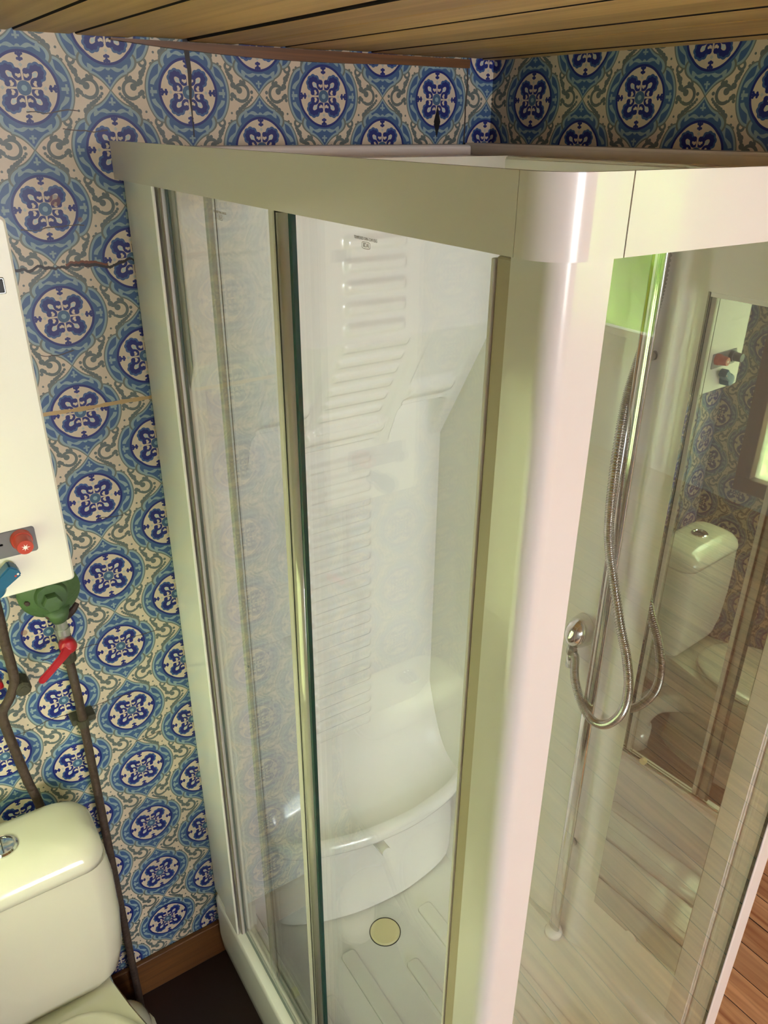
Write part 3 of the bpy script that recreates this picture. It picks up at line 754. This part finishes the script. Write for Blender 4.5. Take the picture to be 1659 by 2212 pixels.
# seat
fcurve = [(.545, 1.292), (.56, 1.272), (.60, 1.247), (.66, 1.222), (.757, 1.197), (.866, 1.187), (.944, 1.192), (1.02, 1.206), (1.075, 1.228), (1.098, 1.242)]
fc = smooth_path([(x, y, 0) for x, y in fcurve], 6)
bm = bmesh.new(); rows = []
for i, p in enumerate(fc):
    x, yf = p.x, p.y; row = []
    edge = .05*(1-sstep(.545, .60, x))+.055*sstep(1.03, 1.10, x)
    for k in range(15):
        t = k/14; y = 1.402+(yf+.025-1.402)*t
        z = .448+.19*(1-t)**2.6+edge*(1-t)*.8 - .012*math.sin(t*math.pi)
        q = abs((t*9) % 1-.5)
        z += .0016*(sstep(.25, .35, q)) if .3 < t < .85 and .68 < x < .95 else 0
        row.append((x, y, z))
    for a in range(0, 181, 20):
        row.append((x, yf+.025-.025*math.sin(math.radians(a)), .423+.025*math.cos(math.radians(a))))
    row += [(x, yf+.045, .395), (x, yf+.05, .385), (x, yf+.035, .128), (x, 1.42, .128)]
    rows.append(row)
R = loft(bm, rows, True, True, False)
seat = from_bm('seat', bm, 'abs', cab, True); crease(seat, 50)
bm = bmesh.new(); tube(bm, [(.802, 1.245, .366), (.802, 1.195, .370), (.802, 1.186, .371)], lambda i: .0135, 16); pk = from_bm('overflow_plug', bm, 'abs', seat, True); crease(pk, 50)

# ------------------------------------------------------------------ shower hose
hs = thing('shower_hose'); tag(hs, 'ribbed chrome shower hose looped from the outlet beside the riser rail', 'hose')
hp = [(OUT.x-.018, .905, OUT.z-.05), (1.075, .895, -1.0+H), (1.073, .885, -1.05+H), (1.07, .855, -1.095+H), (1.065, .815, -1.110+H), (1.06, .775, -1.085+H), (1.057, .745, -1.03+H), (1.057, .741, -.97+H), (1.058, .757, -.91+H), (1.06, .786, -.85+H), (1.06, .818, -.765+H), (1.06, .840, -.70+H), (1.06, .849, -.64+H), (1.062, .855, -.557+H), (1.070, .861, -.472+H), (1.084, .868, -.42+H), (1.094, .866, -.37+H), (1.0975, .857, -.31+H), (1.0985, .848, -.23+H), (1.0985, .846, -.12+H)]
path = smooth_path(hp, 64)
bm = bmesh.new(); tube(bm, path, lambda i: .0082+(.0012 if i % 4 < 2 else -.0010), 10)
from_bm('hose', bm, 'chrome_dark', hs, True)
bm = bmesh.new(); lathe(bm, [(.0098, -.032), (.0098, -.004), (.0088, 0)], (OUT.x-.018, .905, OUT.z-.052), 'z', 16); from_bm('hose_ferrule', bm, 'chrome', hs, True)

# ------------------------------------------------------------------ water heater
wh = thing('water_heater'); tag(wh, 'cream wall water heater with red knob and blue tap lever above the toilet', 'water heater')
HX0, HX1, HY, HZ0, HZ1 = -.022, .1935, 1.253, H-.706, H-.118
bm = bmesh.new()
def hring(y, i, r): return [(x, y, z) for x, z, _ in rrect(HX0+i, HX1-i, HZ0+i, HZ1-i, r, 0, 5)]
loft(bm, [hring(1.428, .012, .006), hring(1.30, .010, .006), hring(1.268, .0, .008), hring(1.258, 0, .008), hring(1.2535, .0035, .006)])
cas = from_bm('casing', bm, 'heater', wh, True); crease(cas, 30)
def yslab(name, x0, x1, z0, z1, y0, y1, r, mk, parent):
    bm = bmesh.new(); loft(bm, [[(x, y, z) for x, z, _ in rrect(x0+i, x1-i, z0+i, z1-i, r, 0, 5)] for y, i in ((y1, 0), (y0+.001, 0), (y0, .001))])
    return from_bm(name, bm, mk, parent)
cp = yslab('control_plate', .015, .146, H-.633, H-.588, 1.2515, 1.256, .005, 'greyplate', wh)
yslab('control_slot', .064, .096, H-.6105, H-.6065, 1.2505, 1.2525, .0019, 'black', cp)
pw_ = yslab('pilot_window_frame', .143, .176, H-.222, H-.199, 1.2515, 1.256, .002, 'steel', wh)
yslab('pilot_window', .145, .174, H-.220, H-.201, 1.2505, 1.2525, .0015, 'black', pw_)
def knob(name, x, z, prof, mk, parent, n=28):
    bm = bmesh.new(); lathe(bm, prof, (x, 1.252, z), 'y', n); ob = from_bm(name, bm, mk, parent, True); crease(ob, 35); return ob
kb = knob('selector_knob', .1235, H-.605, [(.0165, 0), (.0165, .010), (.0155, .013), (.0142, .013), (.0128, .034), (.0118, .036), (.0, .036)], 'redplastic', wh)
kb['label'] = 'red selector knob with a white star mark'
bm = bmesh.new(); pts = []  # white star on the face of the knob
for k in range(14):
    a_ = 2*math.pi*k/14; r = (.0062 if k % 2 == 0 else .0022)*(1.25 if k == 0 else 1); pts.append((.1235+r*math.cos(a_), r*math.sin(a_)+H-.605))
vs = [bm.verts.new((x, 1.252-.0363, z)) for x, z in pts]; bm.faces.new(vs); from_bm('star_mark', bm, 'white_ink', kb)
kb2 = knob('temperature_knob', .045, H-.607, [(.0165, 0), (.0165, .012), (.0135, .013), (.0125, .036), (.0, .036)], 'slate', wh)
lv = knob('tap_hub', .066, H-.672, [(.019, 0), (.019, .022), (.016, .028), (.0, .030)], 'blueplastic', wh); lv['label'] = 'petrol blue tap lever'
bm = bmesh.new()
d = Vector((.80, 0, .60)); n_ = Vector((-.60, 0, .80)); c0 = Vector((.066, 0, H-.672))
pr = [c0+d*s_+n_*t_ for s_, t_ in ((.006, -.010), (.046, -.0125), (.050, .0), (.046, .0125), (.006, .010))]
loft(bm, [[(p.x, y, p.z) for p in pr] for y in (1.246, 1.222)]); bmesh.ops.bevel(bm, geom=list(bm.edges), offset=.002, segments=2, affect='EDGES')
le = from_bm('tap_lever', bm, 'blueplastic', lv)
for mk_, dx_ in (('redplastic', -.002), ('white_ink', .002)):
    bm = bmesh.new(); lathe(bm, [(.0018, 0), (.0018, .0006)], (c0.x+.037+dx_, 1.2222, c0.z+.020+dx_*.6), 'y', 10); from_bm('tap_mark', bm, mk_, le)

# ------------------------------------------------------------------ green regulator and gas pipe with its valve
rg = thing('gas_regulator'); tag(rg, 'round green painted regulator casting under the water heater', 'regulator')
bm = bmesh.new(); lathe(bm, [(.050, -.03), (.056, -.012), (.056, -.004), (.050, .002), (.036, .012), (.030, .014), (.028, .022), (.026, .024)], (.163, 1.375, H-.785), 'y', 32)
bo = from_bm('body', bm, 'greenpaint', rg, True); crease(bo, 40)
bm = bmesh.new(); lathe(bm, [(.0175, .0), (.0175, .036), (.016, .040)], (.160, 1.375, H-.79), 'y', 6); from_bm('hex_boss', bm, 'greenpaint', rg)
bm = bmesh.new(); tube(bm, [(.168, 1.378, H-.822), (.170, 1.38, H-.842), (.1715, 1.381, H-.853)], lambda i: (.026, .020, .015)[i], 20); from_bm('neck', bm, 'greenpaint', rg, True)
for x_, z_ in ((.121, -.792), (.151, -.832)):
    bm = bmesh.new(); lathe(bm, [(.005, 0), (.005, .010), (.003, .011)], (x_, 1.374, H+z_), 'y', 6); from_bm('bolt', bm, 'rust', rg)
gp = thing('gas_pipe'); tag(gp, 'rusty vertical pipe with red lever valve below the green regulator', 'pipe')
bm = bmesh.new(); tube(bm, [(.173, 1.385, H-.93), (.176, 1.388, H-1.05), (.174, 1.388, H-1.5), (.172, 1.39, H-1.9), (.172, 1.39, 0)], .0088, 14); from_bm('pipe', bm, 'rust', gp, True)
bm = bmesh.new(); tube(bm, [(.1715, 1.381, H-.855), (.172, 1.382, H-.872), (.172, 1.382, H-.8725), (.172, 1.382, H-.886), (.172, 1.382, H-.887), (.1725, 1.383, H-.905)], lambda i: (.0115, .0115, .014, .014, .0125, .0125)[i], 18); from_bm('coupling', bm, 'steel', gp)
bm = bmesh.new(); tube(bm, [(.1725, 1.383, H-.892), (.1728, 1.384, H-.934), (.1728, 1.384, H-.936), (.173, 1.385, H-.952)], lambda i: (.0135, .0135, .0155, .0150)[i], 8); vb = from_bm('valve_body', bm, 'brass', gp)
bm = bmesh.new(); lathe(bm, [(.016, .010), (.016, .026), (.012, .030), (.0, .031)], (.174, 1.384, H-.905), 'y', 18); lv2 = from_bm('valve_lever', bm, 'redlever', gp, True); lv2['label'] = 'red valve lever'
bm = bmesh.new()
c0 = Vector((.174, 0, H-.905)); d = Vector((-.80, 0, -.60)); n_ = Vector((-.6, 0, .8)); rr = []
for s_, hw, y in ((0, .011, 1.360), (.02, .008, 1.352), (.05, .0072, 1.348), (.074, .0072, 1.346), (.080, .004, 1.346)):
    p = c0+d*s_; rr.append([tuple((p+n_*hw)+Vector((0, y, 0))), tuple((p+n_*hw)+Vector((0, y-.006, 0))), tuple((p-n_*hw)+Vector((0, y-.006, 0))), tuple((p-n_*hw)+Vector((0, y, 0)))])
loft(bm, rr); bmesh.ops.bevel(bm, geom=list(bm.edges), offset=.0015, segments=2, affect='EDGES'); from_bm('lever_arm', bm, 'redlever', lv2)
bm = bmesh.new(); add_box(bm, .155, .203, 1.392, 1.426, H-1.121, H-1.107, .003); lathe(bm, [(.0118, H-1.122), (.0118, H-1.104)], (.1755, 1.388, 0), 'z', 14); from_bm('pipe_clamp', bm, 'brass', gp)
bm = bmesh.new(); tube(bm, smooth_path([(.187, 1.425, H-.875), (.19, 1.412, H-.868), (.202, 1.406, H-.856), (.212, 1.41, H-.846)], 4), lambda i: .010-.0004*i, 8); from_bm('pipe_hook', bm, 'rust', gp)
# ------------------------------------------------------------------ second pipe on the left
wp = thing('water_pipe'); tag(wp, 'dark brown pipe with a kink running down behind the cistern', 'pipe')
k = 1.39/1.36
pp = [(.069, -.715), (.071, -.80), (.070, -.875), (.071, -.925), (.069, -.965), (.055, -.998), (.037, -1.026), (.036, -1.06), (.041, -1.12), (.049, -1.21), (.060, -1.30), (.066, -1.5), (.066, -1.9), (.066, -2.07)]
bm = bmesh.new(); tube(bm, smooth_path([(x_*k, 1.39, H+z_) for x_, z_ in pp], 6), .0092, 14); from_bm('pipe', bm, 'rust', wp, True)
bm = bmesh.new(); lathe(bm, [(.016, -.014), (.016, .020), (.012, .024)], (.082, 1.405, H-.985), 'y', 9); lathe(bm, [(.006, .024), (.006, .025)], (.083, 1.404, H-.982), 'y', 12); from_bm('wall_bracket', bm, 'brass', wp)
bm = bmesh.new(); lathe(bm, [(.007, -.01), (.007, .012), (.0, .016)], (.045, 1.40, H-.965), 'y', 14); from_bm('tap_stub', bm, 'redlever', wp, True)

# ------------------------------------------------------------------ toilet
to = thing('toilet'); tag(to, 'white ceramic toilet with close-coupled cistern and closed seat lid', 'toilet')
tcx = -.013
bm = bmesh.new()
def tr(hw, y0, y1, r, z): return rrect(tcx-hw, tcx+hw, y0, y1, r, z, 7)
loft(bm, [tr(.100, 1.212, 1.325, .035, .398), tr(.126, 1.203, 1.33, .04, .415), tr(.144, 1.193, 1.335, .045, .44), tr(.156, 1.186, 1.34, .045, .50), tr(.163, 1.182, 1.343, .045, .60), tr(.164, 1.182, 1.345, .045, .70), tr(.159, 1.183, 1.345, .045, .768)])
ci = from_bm('cistern', bm, 'ceramic', to, True); crease(ci, 50)
bm = bmesh.new()
loft(bm, [tr(.152, 1.186, 1.343, .045, .768), tr(.157, 1.180, 1.347, .048, .772), tr(.157, 1.178, 1.348, .048, .786), tr(.154, 1.184, 1.346, .048, .804), tr(.144, 1.198, 1.342, .048, .820), tr(.122, 1.218, 1.335, .045, .830), tr(.085, 1.240, 1.320, .035, .8345), tr(.02, 1.27, 1.30, .01, .8355)])
ld = from_bm('cistern_lid', bm, 'ceramic', to, True); crease(ld, 60)
bm = bmesh.new(); lathe(bm, [(.028, .828), (.028, .838), (.025, .841), (.022, .841), (.021, .838), (.0, .8395)], (-.024, 1.268, 0), 'z', 32)
fb = from_bm('flush_button', bm, 'chrome', to, True); crease(fb, 35)
bm = bmesh.new(); add_box(bm, -.0248, -.0232, 1.249, 1.287, .8385, .8402); from_bm('button_split', bm, 'rubber', fb)
def egg(cy, ly, hw, z, back=1.0, n=40):
    pts = []
    for k_ in range(n):
        a_ = 2*math.pi*k_/n; sx_, cy_ = math.sin(a_), math.cos(a_)
        y = cy+ly*cy_; wdt = hw*(1-.10*(1 if cy_ < 0 else -.0)*cy_*cy_)
        pts.append((tcx+wdt*math.copysign(abs(sx_)**.85, sx_), y, z))
    return pts
bm = bmesh.new()
loft(bm, [egg(.99, .25, .095, 0), egg(.99, .245, .090, .03), egg(1.0, .225, .080, .12), egg(.98, .24, .095, .22), egg(.945, .27, .140, .31), egg(.93, .285, .165, .37), egg(.93, .288, .170, .395), egg(.93, .284, .166, .403)])
bw = from_bm('bowl', bm, 'ceramic', to, True); crease(bw, 50)
bm = bmesh.new()
half = [(.105, 1.325), (.115, 1.30), (.118, 1.21), (.136, 1.135), (.158, 1.06), (.168, .98), (.165, .93)]
def shelf(k, z): return [(tcx+x_*k, y_, z) for x_, y_ in half]+[(tcx-x_*k, y_, z) for x_, y_ in half[::-1]]
loft(bm, [shelf(.62, .24), shelf(.85, .32), shelf(.99, .37), shelf(1.0, .395), shelf(.965, .405)])
sh = from_bm('bowl_shelf', bm, 'ceramic', to, True); crease(sh, 50)
bm = bmesh.new(); loft(bm, [egg(.912, .245, .166, .404), egg(.912, .248, .169, .408), egg(.912, .247, .168, .418), egg(.912, .243, .165, .421)]); st = from_bm('seat_ring', bm, 'ceramic', to, True); crease(st, 50)
bm = bmesh.new(); loft(bm, [egg(.912, .243, .165, .4235), egg(.912, .246, .168, .427), egg(.912, .244, .166, .434), egg(.912, .23, .152, .440), egg(.912, .16, .10, .443), egg(.912, .03, .02, .444)]); sl = from_bm('seat_lid', bm, 'ceramic', to, True); crease(sl, 60)
bm = bmesh.new(); tube(bm, smooth_path([(.02, 1.10, .24), (.06, 1.17, .235), (.10, 1.24, .20), (.125, 1.275, .13), (.128, 1.28, .06)], 5), .047, 20); tube(bm, [(.128, 1.28, .085), (.128, 1.28, .0)], .056, 20); from_bm('waste_bend', bm, 'ceramic', to, True)
